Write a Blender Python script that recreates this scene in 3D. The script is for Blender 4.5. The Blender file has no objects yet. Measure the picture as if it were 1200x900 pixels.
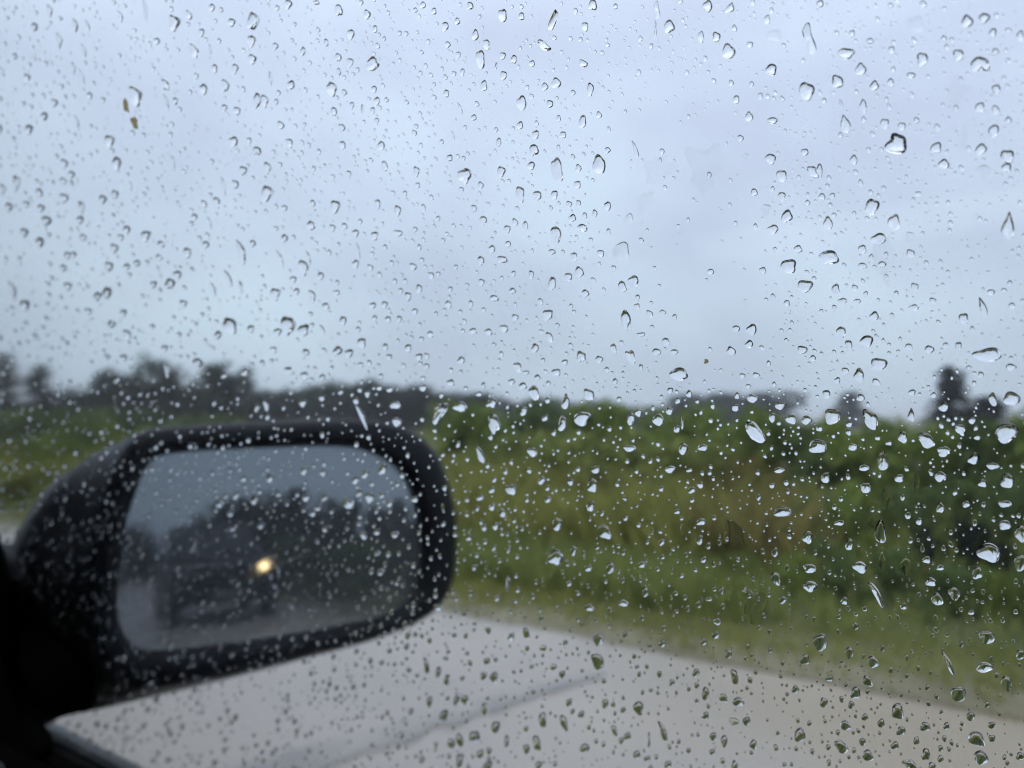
import bpy, bmesh, math, random
import numpy as np
from mathutils import Vector, Matrix, noise

# ------------------------------------------------------------------ camera, sky, sun, exposure
SC = bpy.context.scene
COL = SC.collection
PXF = 906.0                      # focal length in pixels of the 1200 x 900 photograph
CAMZ = 1.2
PITCH = math.atan(40 / PXF)
CAM = Vector((0, 0, CAMZ))

cam = bpy.data.cameras.new('camera')
cam_o = bpy.data.objects.new('camera', cam)
COL.objects.link(cam_o)
cam_o.location = CAM
cam_o.rotation_euler = (math.pi / 2 + PITCH, 0, 0)
cam.sensor_width = 36.0
cam.lens = PXF / 1200 * 36.0
cam.clip_start = 0.01
cam.clip_end = 3000
cam.dof.use_dof = True
cam.dof.focus_distance = 0.158
cam.dof.aperture_fstop = 14
SC.camera = cam_o

SUN_EL, SUN_ROT = math.radians(48), math.radians(200)
world = bpy.data.worlds.new('World')
SC.world = world
world.use_nodes = True
wn, wl = world.node_tree.nodes, world.node_tree.links
wn.clear()


def wnode(t, **kw):
    n = wn.new(t)
    for k, v in kw.items():
        setattr(n, k, v)
    return n


w_out = wnode('ShaderNodeOutputWorld')
w_bg = wnode('ShaderNodeBackground')
w_bg.inputs['Strength'].default_value = 0.1
w_sky = wnode('ShaderNodeTexSky', sky_type='NISHITA', sun_disc=False, sun_elevation=SUN_EL, sun_rotation=SUN_ROT,
              air_density=1.5, dust_density=4.0, ozone_density=2.0)
w_tc = wnode('ShaderNodeTexCoord')
w_sep = wnode('ShaderNodeSeparateXYZ')
w_grad = wnode('ShaderNodeValToRGB')                 # overcast: a little brighter towards the zenith
w_grad.color_ramp.elements[0].position = 0.0
w_grad.color_ramp.elements[0].color = (.475, .575, .70, 1)
w_grad.color_ramp.elements[1].position = 0.45
w_grad.color_ramp.elements[1].color = (.67, .765, .96, 1)
w_top = w_grad.color_ramp.elements.new(1.0)
w_top.color = (1.35, 1.45, 1.65, 1)
w_map = wnode('ShaderNodeMapping')
w_map.inputs['Scale'].default_value = (1, 1, 1.5)
w_no = wnode('ShaderNodeTexNoise')
w_no.inputs['Scale'].default_value = 3.0
w_no.inputs['Detail'].default_value = 4
w_no.inputs['Roughness'].default_value = .5
w_cr = wnode('ShaderNodeValToRGB')
w_cr.color_ramp.elements[0].position = .3
w_cr.color_ramp.elements[0].color = (.82, .80, .845, 1)
w_cr.color_ramp.elements[1].position = .7
w_cr.color_ramp.elements[1].color = (1.06, 1.12, 1.09, 1)
w_mul = wnode('ShaderNodeMix', data_type='RGBA', blend_type='MULTIPLY')
w_mul.inputs[0].default_value = 1
w_x10 = wnode('ShaderNodeMix', data_type='RGBA', blend_type='MULTIPLY')
w_x10.inputs[0].default_value = 1
w_x10.inputs[7].default_value = (9.2, 9.2, 9.2, 1)
w_mix = wnode('ShaderNodeMix', data_type='RGBA')
w_mix.inputs[0].default_value = .93                  # cloud cover
wl.new(w_tc.outputs['Generated'], w_sep.inputs[0])
wl.new(w_sep.outputs['Z'], w_grad.inputs[0])
wl.new(w_tc.outputs['Generated'], w_map.inputs[0])
wl.new(w_map.outputs[0], w_no.inputs['Vector'])
wl.new(w_no.outputs['Fac'], w_cr.inputs[0])
wl.new(w_grad.outputs[0], w_mul.inputs[6])
wl.new(w_cr.outputs[0], w_mul.inputs[7])
wl.new(w_mul.outputs[2], w_x10.inputs[6])
wl.new(w_sky.outputs[0], w_mix.inputs[6])
wl.new(w_x10.outputs[2], w_mix.inputs[7])
wl.new(w_mix.outputs[2], w_bg.inputs['Color'])
wl.new(w_bg.outputs[0], w_out.inputs['Surface'])

sun = bpy.data.lights.new('sun', 'SUN')
sun.energy = 1.5
sun.angle = math.radians(25)
sun.color = (1, .96, .9)
sun_o = bpy.data.objects.new('sun', sun)
COL.objects.link(sun_o)
sun_o.rotation_euler = (math.pi / 2 - SUN_EL, 0, math.pi - SUN_ROT)

SC.view_settings.view_transform = 'Standard'
SC.view_settings.look = 'None'
SC.view_settings.exposure = 0.42
SC.view_settings.gamma = 1
SC.view_settings.use_curve_mapping = False
SC.render.engine = 'CYCLES'
SC.cycles.use_denoising = True
SC.cycles.max_bounces = 9
SC.cycles.use_adaptive_sampling = True
SC.cycles.adaptive_threshold = .025
SC.cycles.transmission_bounces = 8
SC.cycles.transparent_max_bounces = 8
SC.cycles.diffuse_bounces = 3
SC.cycles.glossy_bounces = 4
SC.cycles.caustics_refractive = False
SC.cycles.caustics_reflective = False
SC.cycles.sample_clamp_indirect = 6
SC.cycles.blur_glossy = 0.2
SC.cycles.filter_width = 1.1

# ------------------------------------------------------------------ frames of reference
YAW = math.radians(54)                                   # the view is turned 54 degrees from straight ahead
FW = Vector((-math.sin(YAW), math.cos(YAW), 0))          # the car's forward
RT = Vector((math.cos(YAW), math.sin(YAW), 0))           # out of the right-hand window
UP = Vector((0, 0, 1))
C_R = Vector((1, 0, 0))
C_F = Vector((0, math.cos(PITCH), math.sin(PITCH)))
C_U = Vector((0, -math.sin(PITCH), math.cos(PITCH)))


def ray(px, py):
    return C_F + C_R * ((px - 600) / PXF) - C_U * ((py - 450) / PXF)


def car(f, r, u):
    """car frame -> world: f ahead of the eye, r out to the right, u above the eye"""
    return CAM + FW * f + RT * r + UP * u


def road(f, r, z=0.0):
    return Vector((FW.x * f + RT.x * r, FW.y * f + RT.y * r, z))


def on_plane(px, py, p0, n):
    d = ray(px, py)
    return CAM + d * ((p0 - CAM).dot(n) / d.dot(n))


def on_ground(px, py, z=0.0):
    return on_plane(px, py, Vector((0, 0, z)), UP)


def at_depth(px, py, t):
    return CAM + ray(px, py) * t


TAU = math.radians(24)                                   # lean of the side window
W_N = (RT * math.cos(TAU) + UP * math.sin(TAU)).normalized()
W_R = .165                                               # glass to eye, at eye height
W_P = car(0, W_R, 0)
W_UP = (UP * math.cos(TAU) - RT * math.sin(TAU)).normalized()


def on_window(px, py, off=0.0):
    return on_plane(px, py, W_P + W_N * off, W_N)


# mirror glass: plane, normal, reflected directions
M_PX = (320, 640)
M_C = at_depth(M_PX[0], M_PX[1], 0.53)
PSI, M_EL = math.radians(11.0), math.radians(0.3)
_m = (M_C - CAM).normalized()
_r = (-FW * math.cos(PSI) + RT * math.sin(PSI)) * math.cos(M_EL) + UP * math.sin(M_EL)
M_N = (_r - _m).normalized()


def on_mirror(px, py, off=0.0):
    return on_plane(px, py, M_C + M_N * off, M_N)


def reflected(px, py, t):
    p = on_mirror(px, py)
    d = ray(px, py).normalized()
    d = d - M_N * (2 * d.dot(M_N))
    return p + d * t


def reflected_at_height(px, py, z):
    p = on_mirror(px, py)
    d = ray(px, py).normalized()
    d = d - M_N * (2 * d.dot(M_N))
    return p + d * ((z - p.z) / d.z)


# ------------------------------------------------------------------ materials
def material(name, color, rough=.5, metal=0.0, spec=.5, trans=0.0, ior=1.45, emit=None, estr=0.0,
             noise_scale=None, noise_amt=.25, color2=None, bump=0.0, bump_scale=40, sub=None):
    m = bpy.data.materials.new(name)
    m.use_nodes = True
    nt = m.node_tree
    b = nt.nodes['Principled BSDF']
    b.inputs['Base Color'].default_value = (*color, 1)
    b.inputs['Roughness'].default_value = rough
    b.inputs['Metallic'].default_value = metal
    b.inputs['Specular IOR Level'].default_value = spec
    b.inputs['Transmission Weight'].default_value = trans
    b.inputs['IOR'].default_value = ior
    if emit:
        b.inputs['Emission Color'].default_value = (*emit, 1)
        b.inputs['Emission Strength'].default_value = estr
    tc = nt.nodes.new('ShaderNodeTexCoord')
    if noise_scale:
        n = nt.nodes.new('ShaderNodeTexNoise')
        n.inputs['Scale'].default_value = noise_scale
        n.inputs['Detail'].default_value = 5
        r = nt.nodes.new('ShaderNodeValToRGB')
        c2 = color2 or tuple(c * (1 - noise_amt) for c in color)
        r.color_ramp.elements[0].position = .32
        r.color_ramp.elements[0].color = (*c2, 1)
        r.color_ramp.elements[1].position = .68
        r.color_ramp.elements[1].color = (*color, 1)
        nt.links.new(tc.outputs['Object'], n.inputs['Vector'])
        nt.links.new(n.outputs['Fac'], r.inputs[0])
        nt.links.new(r.outputs[0], b.inputs['Base Color'])
    if bump:
        n2 = nt.nodes.new('ShaderNodeTexNoise')
        n2.inputs['Scale'].default_value = bump_scale
        n2.inputs['Detail'].default_value = 3
        bp = nt.nodes.new('ShaderNodeBump')
        bp.inputs['Strength'].default_value = bump
        bp.inputs['Distance'].default_value = .01
        nt.links.new(tc.outputs['Object'], n2.inputs['Vector'])
        nt.links.new(n2.outputs['Fac'], bp.inputs['Height'])
        nt.links.new(bp.outputs[0], b.inputs['Normal'])
    return m


def leaf_material(name, c1, c2, scale=2.0):
    """foliage: two leaf colours mixed per object and place, with some light through the leaf"""
    m = bpy.data.materials.new(name)
    m.use_nodes = True
    nt = m.node_tree
    nt.nodes.clear()
    out = nt.nodes.new('ShaderNodeOutputMaterial')
    d = nt.nodes.new('ShaderNodeBsdfDiffuse')
    t = nt.nodes.new('ShaderNodeBsdfTranslucent')
    mx = nt.nodes.new('ShaderNodeMixShader')
    mx.inputs[0].default_value = .25
    geo = nt.nodes.new('ShaderNodeNewGeometry')
    n = nt.nodes.new('ShaderNodeTexNoise')
    n.inputs['Scale'].default_value = scale
    add = nt.nodes.new('ShaderNodeMath')
    add.operation = 'MULTIPLY_ADD'
    add.inputs[1].default_value = .5
    cr = nt.nodes.new('ShaderNodeValToRGB')
    cr.color_ramp.elements[0].position = .35
    cr.color_ramp.elements[0].color = (*c1, 1)
    cr.color_ramp.elements[1].position = .85
    cr.color_ramp.elements[1].color = (*c2, 1)
    nt.links.new(geo.outputs['Position'], n.inputs['Vector'])
    nt.links.new(geo.outputs['Random Per Island'], add.inputs[0])
    nt.links.new(n.outputs['Fac'], add.inputs[2])
    nt.links.new(add.outputs[0], cr.inputs[0])
    nt.links.new(cr.outputs[0], d.inputs[0])
    nt.links.new(cr.outputs[0], t.inputs[0])
    nt.links.new(d.outputs[0], mx.inputs[1])
    nt.links.new(t.outputs[0], mx.inputs[2])
    nt.links.new(mx.outputs[0], out.inputs[0])
    return m


def glass_material(name, ior, color=(1, 1, 1), rough=0.0):
    m = bpy.data.materials.new(name)
    m.use_nodes = True
    nt = m.node_tree
    nt.nodes.clear()
    out = nt.nodes.new('ShaderNodeOutputMaterial')
    g = nt.nodes.new('ShaderNodeBsdfGlass')
    g.inputs['IOR'].default_value = ior
    g.inputs['Color'].default_value = (*color, 1)
    g.inputs['Roughness'].default_value = rough
    nt.links.new(g.outputs[0], out.inputs[0])
    return m


MAT = dict(
    water=glass_material('rain_water', 1.333),
    pane=glass_material('window_glass', 1.5, (.985, .99, .985), 0.034),
    black=material('black_trim', (.012, .013, .015), .75, spec=.25, bump=.15, bump_scale=300),
    rubber=material('black_rubber', (.014, .015, .017), .6, spec=.3),
    housing=material('mirror_housing_plastic', (.007, .008, .011), .42, spec=.2, bump=.12, bump_scale=260),
    liner=material('headliner', (.03, .03, .03), .95, noise_scale=60),
    pale=material('pale_trim', (.42, .44, .42), .6, noise_scale=30),
    paint=material('car_paint', (.03, .032, .036), .3, spec=.5, metal=.2),
    mirror=material('mirror_silver', (.25, .275, .305), .0, metal=.8),
    dark_paint=material('dark_vehicle_paint', (.010, .012, .015), .5, spec=.3),
    dark_glass=material('dark_vehicle_glass', (.02, .025, .03), .08, spec=.6),
    tyre=material('tyre_rubber', (.02, .02, .02), .85),
    rim=material('wheel_rim', (.3, .3, .31), .4, metal=.8),
    lamp_on=material('lit_headlamp', (.9, .7, .4), .3, emit=(1, .68, .32), estr=17),
    lamp_off=material('headlamp_glass', (.12, .12, .13), .15),
    plate=material('number_plate', (.2, .2, .19), .5),
    bark=material('bark', (.09, .07, .055), .9, noise_scale=6, noise_amt=.5),
    dirt=material('dirt', (.16, .14, .06), .9, noise_scale=900, noise_amt=.6),
    needles=leaf_material('needles', (.014, .021, .019), (.034, .048, .035), .6),
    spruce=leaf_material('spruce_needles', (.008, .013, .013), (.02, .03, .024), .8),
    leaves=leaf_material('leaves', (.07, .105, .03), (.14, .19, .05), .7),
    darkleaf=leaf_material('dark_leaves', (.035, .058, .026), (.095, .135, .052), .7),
    olive=leaf_material('olive_grass', (.125, .135, .04), (.205, .22, .065), .5),
    green=leaf_material('green_grass', (.10, .125, .042), (.165, .195, .062), .5),
    brown=leaf_material('brown_stalks', (.10, .095, .034), (.175, .16, .06), 1.2),
)


def road_material():
    m = bpy.data.materials.new('wet_road')
    m.use_nodes = True
    nt = m.node_tree
    b = nt.nodes['Principled BSDF']
    tc = nt.nodes.new('ShaderNodeTexCoord')
    n1 = nt.nodes.new('ShaderNodeTexNoise')
    n1.inputs['Scale'].default_value = .9
    n1.inputs['Detail'].default_value = 6
    n2 = nt.nodes.new('ShaderNodeTexNoise')
    n2.inputs['Scale'].default_value = 90
    n2.inputs['Detail'].default_value = 2
    cr = nt.nodes.new('ShaderNodeValToRGB')
    cr.color_ramp.elements[0].position = .3
    cr.color_ramp.elements[0].color = (.215, .2, .184, 1)
    cr.color_ramp.elements[1].position = .72
    cr.color_ramp.elements[1].color = (.30, .282, .264, 1)
    mx = nt.nodes.new('ShaderNodeMix')
    mx.data_type = 'RGBA'
    mx.blend_type = 'MULTIPLY'
    mx.inputs[0].default_value = .5
    rr = nt.nodes.new('ShaderNodeMapRange')
    rr.inputs[1].default_value, rr.inputs[2].default_value = .35, .65
    rr.inputs[3].default_value, rr.inputs[4].default_value = .22, .5
    bp = nt.nodes.new('ShaderNodeBump')
    bp.inputs['Strength'].default_value = .25
    bp.inputs['Distance'].default_value = .004
    L = nt.links.new
    L(tc.outputs['Object'], n1.inputs['Vector'])
    L(tc.outputs['Object'], n2.inputs['Vector'])
    L(n1.outputs['Fac'], cr.inputs[0])
    L(cr.outputs[0], mx.inputs[6])
    L(n2.outputs['Color'], mx.inputs[7])
    # mud washed over the edge of the road beside the car
    def mth(op, *ins):
        n = nt.nodes.new('ShaderNodeMath')
        n.operation = op
        for k, q in enumerate(ins):
            if isinstance(q, (int, float)):
                n.inputs[k].default_value = q
            else:
                L(q, n.inputs[k])
        return n.outputs[0]
    sp = nt.nodes.new('ShaderNodeSeparateXYZ')
    L(tc.outputs['Object'], sp.inputs[0])
    rr2 = mth('ADD', mth('MULTIPLY', sp.outputs[0], RT.x), mth('MULTIPLY', sp.outputs[1], RT.y))
    ff2 = mth('ADD', mth('MULTIPLY', sp.outputs[0], FW.x), mth('MULTIPLY', sp.outputs[1], FW.y))

    def ramp(q, a, c_):
        m_ = nt.nodes.new('ShaderNodeMapRange')
        m_.interpolation_type = 'SMOOTHSTEP'
        m_.inputs[1].default_value, m_.inputs[2].default_value = a, c_
        L(q, m_.inputs[0])
        return m_.outputs[0]
    wob = mth('MULTIPLY', mth('SUBTRACT', n1.outputs['Fac'], .5), 1.6)
    mud = mth('MULTIPLY', ramp(mth('ADD', rr2, wob), 2.0, 3.5), ramp(mth('ADD', ff2, wob), 2.3, .6))
    mm = nt.nodes.new('ShaderNodeMix')
    mm.data_type = 'RGBA'
    mm.inputs[7].default_value = (.20, .17, .12, 1)
    L(mth('MULTIPLY', mud, .95), mm.inputs[0])
    L(cr.outputs[0], mm.inputs[6])
    g2_ = nt.nodes.new('ShaderNodeMix')
    g2_.data_type = 'RGBA'
    g2_.blend_type = 'MULTIPLY'
    g2_.inputs[0].default_value = .35
    L(mm.outputs[2], g2_.inputs[6])
    L(n2.outputs['Color'], g2_.inputs[7])
    L(mm.outputs[2], b.inputs['Base Color'])
    L(n1.outputs['Fac'], rr.inputs[0])
    L(rr.outputs[0], b.inputs['Roughness'])
    L(n2.outputs['Fac'], bp.inputs['Height'])
    L(bp.outputs[0], b.inputs['Normal'])
    return m


MAT['road'] = road_material()
_nt = MAT['dirt'].node_tree
_tr = _nt.nodes.new('ShaderNodeBsdfTransparent')
_tr.inputs[0].default_value = (.8, .72, .5, 1)
_mx = _nt.nodes.new('ShaderNodeMixShader')
_mx.inputs[0].default_value = .7
_nt.links.new(_nt.nodes['Principled BSDF'].outputs[0], _mx.inputs[1])
_nt.links.new(_tr.outputs[0], _mx.inputs[2])
_nt.links.new(_mx.outputs[0], _nt.nodes['Material Output'].inputs[0])
MAT['seam'] = material('wet_tar_seam', (.135, .133, .135), .3, noise_scale=2.4, color2=(.25, .235, .22))
MAT['shoulder'] = material('muddy_shoulder', (.16, .15, .10), .7, noise_scale=1.6, color2=(.09, .085, .045), bump=.5, bump_scale=25)
MAT['soil'] = material('field_soil', (.10, .105, .045), .95, noise_scale=.8, color2=(.05, .06, .022))


# ------------------------------------------------------------------ object helpers
def link(name, me, mat=None, parent=None):
    o = bpy.data.objects.new(name, me)
    COL.objects.link(o)
    if mat is not None and me is not None and not me.materials:
        me.materials.append(MAT[mat] if isinstance(mat, str) else mat)
    if parent is not None:
        o.parent = parent
        o.matrix_parent_inverse = parent.matrix_world.inverted()
    return o


def tag(o, label=None, cat=None, group=None, kind=None):
    for k, v in (('label', label), ('category', cat), ('group', group), ('kind', kind)):
        if v:
            o[k] = v
    return o


def mesh(name, verts, faces, smooth=False):
    me = bpy.data.meshes.new(name)
    me.from_pydata([tuple(v) for v in verts], [], faces)
    me.validate()
    if smooth:
        me.polygons.foreach_set('use_smooth', [True] * len(me.polygons))
    me.update()
    return me


def empty(name, loc):
    o = bpy.data.objects.new(name, None)
    COL.objects.link(o)
    o.location = loc
    o.empty_display_size = .1
    bpy.context.view_layer.update()
    return o


def prism(name, poly, vec):
    """closed prism: polygon of points swept by vec"""
    n = len(poly)
    v = list(poly) + [p + vec for p in poly]
    f = [tuple(range(n)), tuple(range(2 * n - 1, n - 1, -1))]
    f += [(i, i + n, (i + 1) % n + n, (i + 1) % n) for i in range(n)]
    me = mesh(name, v, f)
    fix(me)
    return me


def fix(me):
    bm = bmesh.new()
    bm.from_mesh(me)
    bmesh.ops.recalc_face_normals(bm, faces=bm.faces)
    bm.to_mesh(me)
    bm.free()


def bevel(me, w, seg=2):
    bm = bmesh.new()
    bm.from_mesh(me)
    bmesh.ops.recalc_face_normals(bm, faces=bm.faces)
    es = [e for e in bm.edges if len(e.link_faces) == 2 and e.calc_face_angle() > .4]
    bmesh.ops.bevel(bm, geom=es, offset=w, segments=seg, affect='EDGES', profile=.6)
    for f in bm.faces:
        f.smooth = True
    bm.to_mesh(me)
    bm.free()
    return me


def box_f(name, f0, f1, r0, r1, u0, u1):
    p = [car(f0, r0, u0), car(f1, r0, u0), car(f1, r1, u0), car(f0, r1, u0)]
    return prism(name, p, UP * (u1 - u0))


def loft(name, rings, cap0=True, cap1=True, smooth=True):
    n = len(rings[0])
    v = [p for r in rings for p in r]
    f = []
    for k in range(len(rings) - 1):
        for i in range(n):
            j = (i + 1) % n
            f.append((k * n + i, k * n + j, (k + 1) * n + j, (k + 1) * n + i))
    if cap0:
        f.append(tuple(range(n - 1, -1, -1)))
    if cap1:
        f.append(tuple((len(rings) - 1) * n + i for i in range(n)))
    me = mesh(name, v, f, smooth)
    fix(me)
    return me


def resample(pts, n):
    """closed smooth curve through pts (Catmull-Rom), n samples by arc length"""
    m = len(pts)
    P = []
    for i in range(m):
        a, b, c, d = (Vector(pts[(i + k) % m]) for k in (-1, 0, 1, 2))
        for s in range(12):
            t = s / 12
            P.append(.5 * ((2 * b) + (c - a) * t + (2 * a - 5 * b + 4 * c - d) * t * t + (3 * b - a - 3 * c + d) * t ** 3))
    L = [0]
    for i in range(len(P)):
        L.append(L[-1] + (P[(i + 1) % len(P)] - P[i]).length)
    out, k = [], 0
    for i in range(n):
        s = L[-1] * i / n
        while L[k + 1] < s:
            k += 1
        t = (s - L[k]) / max(1e-9, L[k + 1] - L[k])
        out.append(P[k % len(P)].lerp(P[(k + 1) % len(P)], t))
    return out


# ------------------------------------------------------------------ ground, road
EDGE_R = road(0, 0).x  # placeholder, replaced below
_e = on_ground(520, 712)
EDGE_R = _e.x * RT.x + _e.y * RT.y


def strip(name, f0, f1, profile, step, mat, amp=0.0, seed=0):
    """sheet along the road: profile = [(r, z), ...]"""
    fs = [f0 + (f1 - f0) * i / step for i in range(step + 1)]
    v, fc = [], []
    n = len(profile)
    for f in fs:
        for r, z in profile:
            dz = amp * noise.noise(Vector((f * .35, r * .35, seed))) if amp else 0
            dr = .10 * noise.noise(Vector((f * .9, r, seed + 7))) if amp else 0
            v.append(road(f, r + dr, z + dz))
    for i in range(step):
        for j in range(n - 1):
            fc.append((i * n + j, i * n + j + 1, (i + 1) * n + j + 1, (i + 1) * n + j))
    me = mesh(name, v, fc, True)
    bm = bmesh.new(); bm.from_mesh(me)
    for f_ in bm.faces:
        if f_.normal.z < 0:
            f_.normal_flip()
    bm.to_mesh(me); bm.free()
    o = link(name, me, mat)
    return tag(o, kind='structure')


gv = [(-2500, -2500, -.09), (2500, -2500, -.09), (2500, 2500, -.09), (-2500, 2500, -.09)]
tag(link('ground', mesh('ground', gv, [(0, 1, 2, 3)]), 'soil'), kind='structure')
strip('road', -400, 400, [(-6.5, 0), (-3, .02), (0, .03), (EDGE_R - .25, 0), (EDGE_R, -.01)], 80, 'road')
strip('shoulder', -60, 60, [(EDGE_R - .02, -.002), (EDGE_R + .15, .0), (EDGE_R + .5, -.03)], 300, 'shoulder', .012, 3)
strip('verge', -120, 160, [(EDGE_R + .42, -.03), (EDGE_R + 1.4, -.06), (EDGE_R + 2.6, .0), (EDGE_R + 5, .12), (EDGE_R + 12, .25), (EDGE_R + 40, .2), (EDGE_R + 90, -.06)], 280, 'soil', .05, 5)
strip('far_verge', -400, 400, [(-60, .2), (-12, .1), (-8, -.02), (-6.4, -.03)], 80, 'soil', .05, 9)

# dark tar seam across the road, seen below the mirror
pts_a = [(250, 918), (300, 902), (380, 880), (450, 858), (520, 836), (580, 817), (640, 800), (680, 789), (715, 781)]
wid = [36, 38, 37, 32, 27, 23, 19, 14, 5]
v, fc = [], []
CL = [(x, y, w) for (x, y), w in zip(pts_a, wid)]
CL = [tuple(a_ + (b_ - a_) * t_ / 6 for a_, b_ in zip(p_, q_)) for p_, q_ in zip(CL, CL[1:]) for t_ in range(6)]
for i, (x, y, w) in enumerate(CL):
    n1, n2 = noise.noise(Vector((i * .37, 0, 1))), noise.noise(Vector((i * .41, 5, 2)))
    v += [on_ground(x, y - w * (.4 + .3 * n1), .03), on_ground(x, y + w * (.4 + .3 * n2), .03)]
for p in v:
    rr_ = p.x * RT.x + p.y * RT.y
    p.z = .03 * (1 - max(0, rr_) / (EDGE_R - .25)) + .006 if rr_ < EDGE_R - .25 else .004
for i in range(len(CL) - 1):
    fc.append((2 * i, 2 * i + 1, 2 * i + 3, 2 * i + 2))
road_o = bpy.data.objects['road']
link('tar_seam', mesh('tar_seam', v, fc), 'seam', road_o)

# ------------------------------------------------------------------ vegetation
RNG = random.Random(11)


def quad_cloud(name, pts, size, rng, flat=.4, up=None, aspect=1.6):
    """leaf clumps: one bent quad of two triangles for each point"""
    v, f = [], []
    for k, p in enumerate(pts):
        s = size * rng.uniform(.6, 1.35)
        d = Vector((rng.gauss(0, 1), rng.gauss(0, 1), rng.gauss(0, flat))).normalized()
        if up is not None:
            d = (d + up(p) * 1.2).normalized()
        e = d.cross(Vector((rng.gauss(0, 1), rng.gauss(0, 1), rng.gauss(0, 1)))).normalized()
        a, b = d * s * aspect, e * s * .5
        bend = Vector((0, 0, -s * .3))
        i = len(v)
        v += [p, p + a * .5 + b, p + a + bend, p + a * .5 - b]
        f += [(i, i + 1, i + 3), (i + 1, i + 2, i + 3)]
    return mesh(name, v, f)


def trunk_mesh(name, h, r, rng, limbs=6):
    """tapered trunk with a few limbs"""
    rings = []
    bx, by = rng.uniform(-.05, .05) * h, rng.uniform(-.05, .05) * h
    for k in range(7):
        t = k / 6
        rad = r * (1 - .85 * t) + .004
        c = Vector((bx * t * t, by * t * t, h * t))
        rings.append([c + Vector((math.cos(a) * rad, math.sin(a) * rad, 0)) for a in (i * math.pi / 4 for i in range(8))])
    bm = bmesh.new()
    bm.from_mesh(loft(name + '_stem', rings))
    for k in range(limbs):
        t = rng.uniform(.25, .85)
        a = rng.uniform(0, 6.28)
        c = Vector((bx * t * t, by * t * t, h * t))
        ln = h * rng.uniform(.15, .3)
        e = c + Vector((math.cos(a) * ln, math.sin(a) * ln, ln * rng.uniform(.1, .7)))
        rd = r * (1 - .85 * t) * .5
        vs = []
        for q, rr in ((c, rd), (e, rd * .25)):
            vs.append([bm.verts.new(q + Vector((math.cos(b) * rr, math.sin(b) * rr, 0))) for b in (0, 1.57, 3.14, 4.71)])
        for i in range(4):
            bm.faces.new((vs[0][i], vs[0][(i + 1) % 4], vs[1][(i + 1) % 4], vs[1][i]))
    me = bpy.data.meshes.new(name)
    bm.to_mesh(me)
    bm.free()
    return me


def conifer_crown(name, rng, n=1500, h=1.0, rad=.24, base=.08):
    pts = []
    for whorl in range(16):
        t = base + (1 - base) * (whorl + rng.uniform(-.3, .3)) / 16
        t = min(max(t, base), .985)
        reach = rad * (1 - t) ** .8 * rng.uniform(.75, 1.15) + .012
        nb = 7
        for b in range(nb):
            a = rng.uniform(0, 6.28)
            ln = reach * rng.uniform(.6, 1.15)
            for q in range(n // (16 * nb) + 1):
                s = rng.uniform(.1, 1) ** .7
                pts.append(Vector((math.cos(a) * ln * s + rng.gauss(0, .012), math.sin(a) * ln * s + rng.gauss(0, .012),
                                   t * h - .10 * ln * s * 1.5 + rng.gauss(0, .012))))
    return quad_cloud(name, pts, .042, rng, .35)


def broad_crown(name, rng, n=1500, lobes=9, z0=.25, rz=.5, rxy=.32, size=.05):
    cs = [(Vector((rng.gauss(0, rxy * .55), rng.gauss(0, rxy * .55), z0 + rz * rng.uniform(.1, 1))), rng.uniform(.12, .24)) for _ in range(lobes)]
    pts = []
    while len(pts) < n:
        c, r = rng.choice(cs)
        d = Vector((rng.gauss(0, 1), rng.gauss(0, 1), rng.gauss(0, 1))).normalized()
        pts.append(c + d * r * rng.uniform(.55, 1.05))
    return quad_cloud(name, pts, size, rng, 1.0)


TREE = {}
for k in range(3):
    rg = random.Random(100 + k)
    TREE['spruce', k] = (trunk_mesh('trunk', .96, .022, rg, 4), conifer_crown('crown', rg, rad=.2 + .05 * k))
    TREE['broad', k] = (trunk_mesh('trunk', .62, .03, rg, 9), broad_crown('crown', rg))
    TREE['bushy', k] = (trunk_mesh('trunk', .7, .03, rg, 9), broad_crown('crown', rg, 3200, 22, -.12, .92, .46, .065))
    TREE['shrub', k] = (trunk_mesh('stem', .6, .016, rg, 9), broad_crown('foliage', rg, 1500, 11, .0, .72, .42, .05))
for (kk, _), (a, b) in TREE.items():
    a.materials.append(MAT['bark'])
    co = np.empty(len(b.vertices) * 3, np.float32)       # bring every crown to unit height
    b.vertices.foreach_get('co', co)
    co = co.reshape(-1, 3)
    top_ = np.percentile(co[:, 2], 98.5)
    co[:, 2] = np.where(co[:, 2] > 0, co[:, 2] / top_, co[:, 2])
    b.vertices.foreach_set('co', co.ravel())
    b.update()
MATCOPY = {}


def crown_mesh(kind, k, mat):
    key = (kind, k, mat)
    if key not in MATCOPY:
        me = TREE[kind, k][1].copy()
        me.materials.clear()
        me.materials.append(MAT[mat])
        MATCOPY[key] = me
    return MATCOPY[key]


def ground_z(p):
    r = p.x * RT.x + p.y * RT.y - EDGE_R
    xs = [.42, 1.4, 2.6, 5, 12, 40, 90]
    zs = [-.03, -.06, 0, .12, .25, .2, -.06]
    if r <= .42:
        return -.03
    if r >= 90:
        return -.09
    return float(np.interp(r, xs, zs))


def plant(kind, k, mat, name, base, h, width=1.0, rot=None, label=None, cat='tree', group=None):
    root = empty(name, base)
    t, c = TREE[kind, k][0], crown_mesh(kind, k, mat)
    pn = ('trunk', 'crown') if kind != 'shrub' else ('stem', 'foliage')
    for n_, me in zip(pn, (t, c)):
        o = bpy.data.objects.new(n_, me)
        COL.objects.link(o)
        o.parent = root
    root.scale = (h * width, h * width, h)
    root.rotation_euler = (0, 0, rot if rot is not None else RNG.uniform(0, 6.28))
    tag(root, label, cat, group)
    return root


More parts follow.
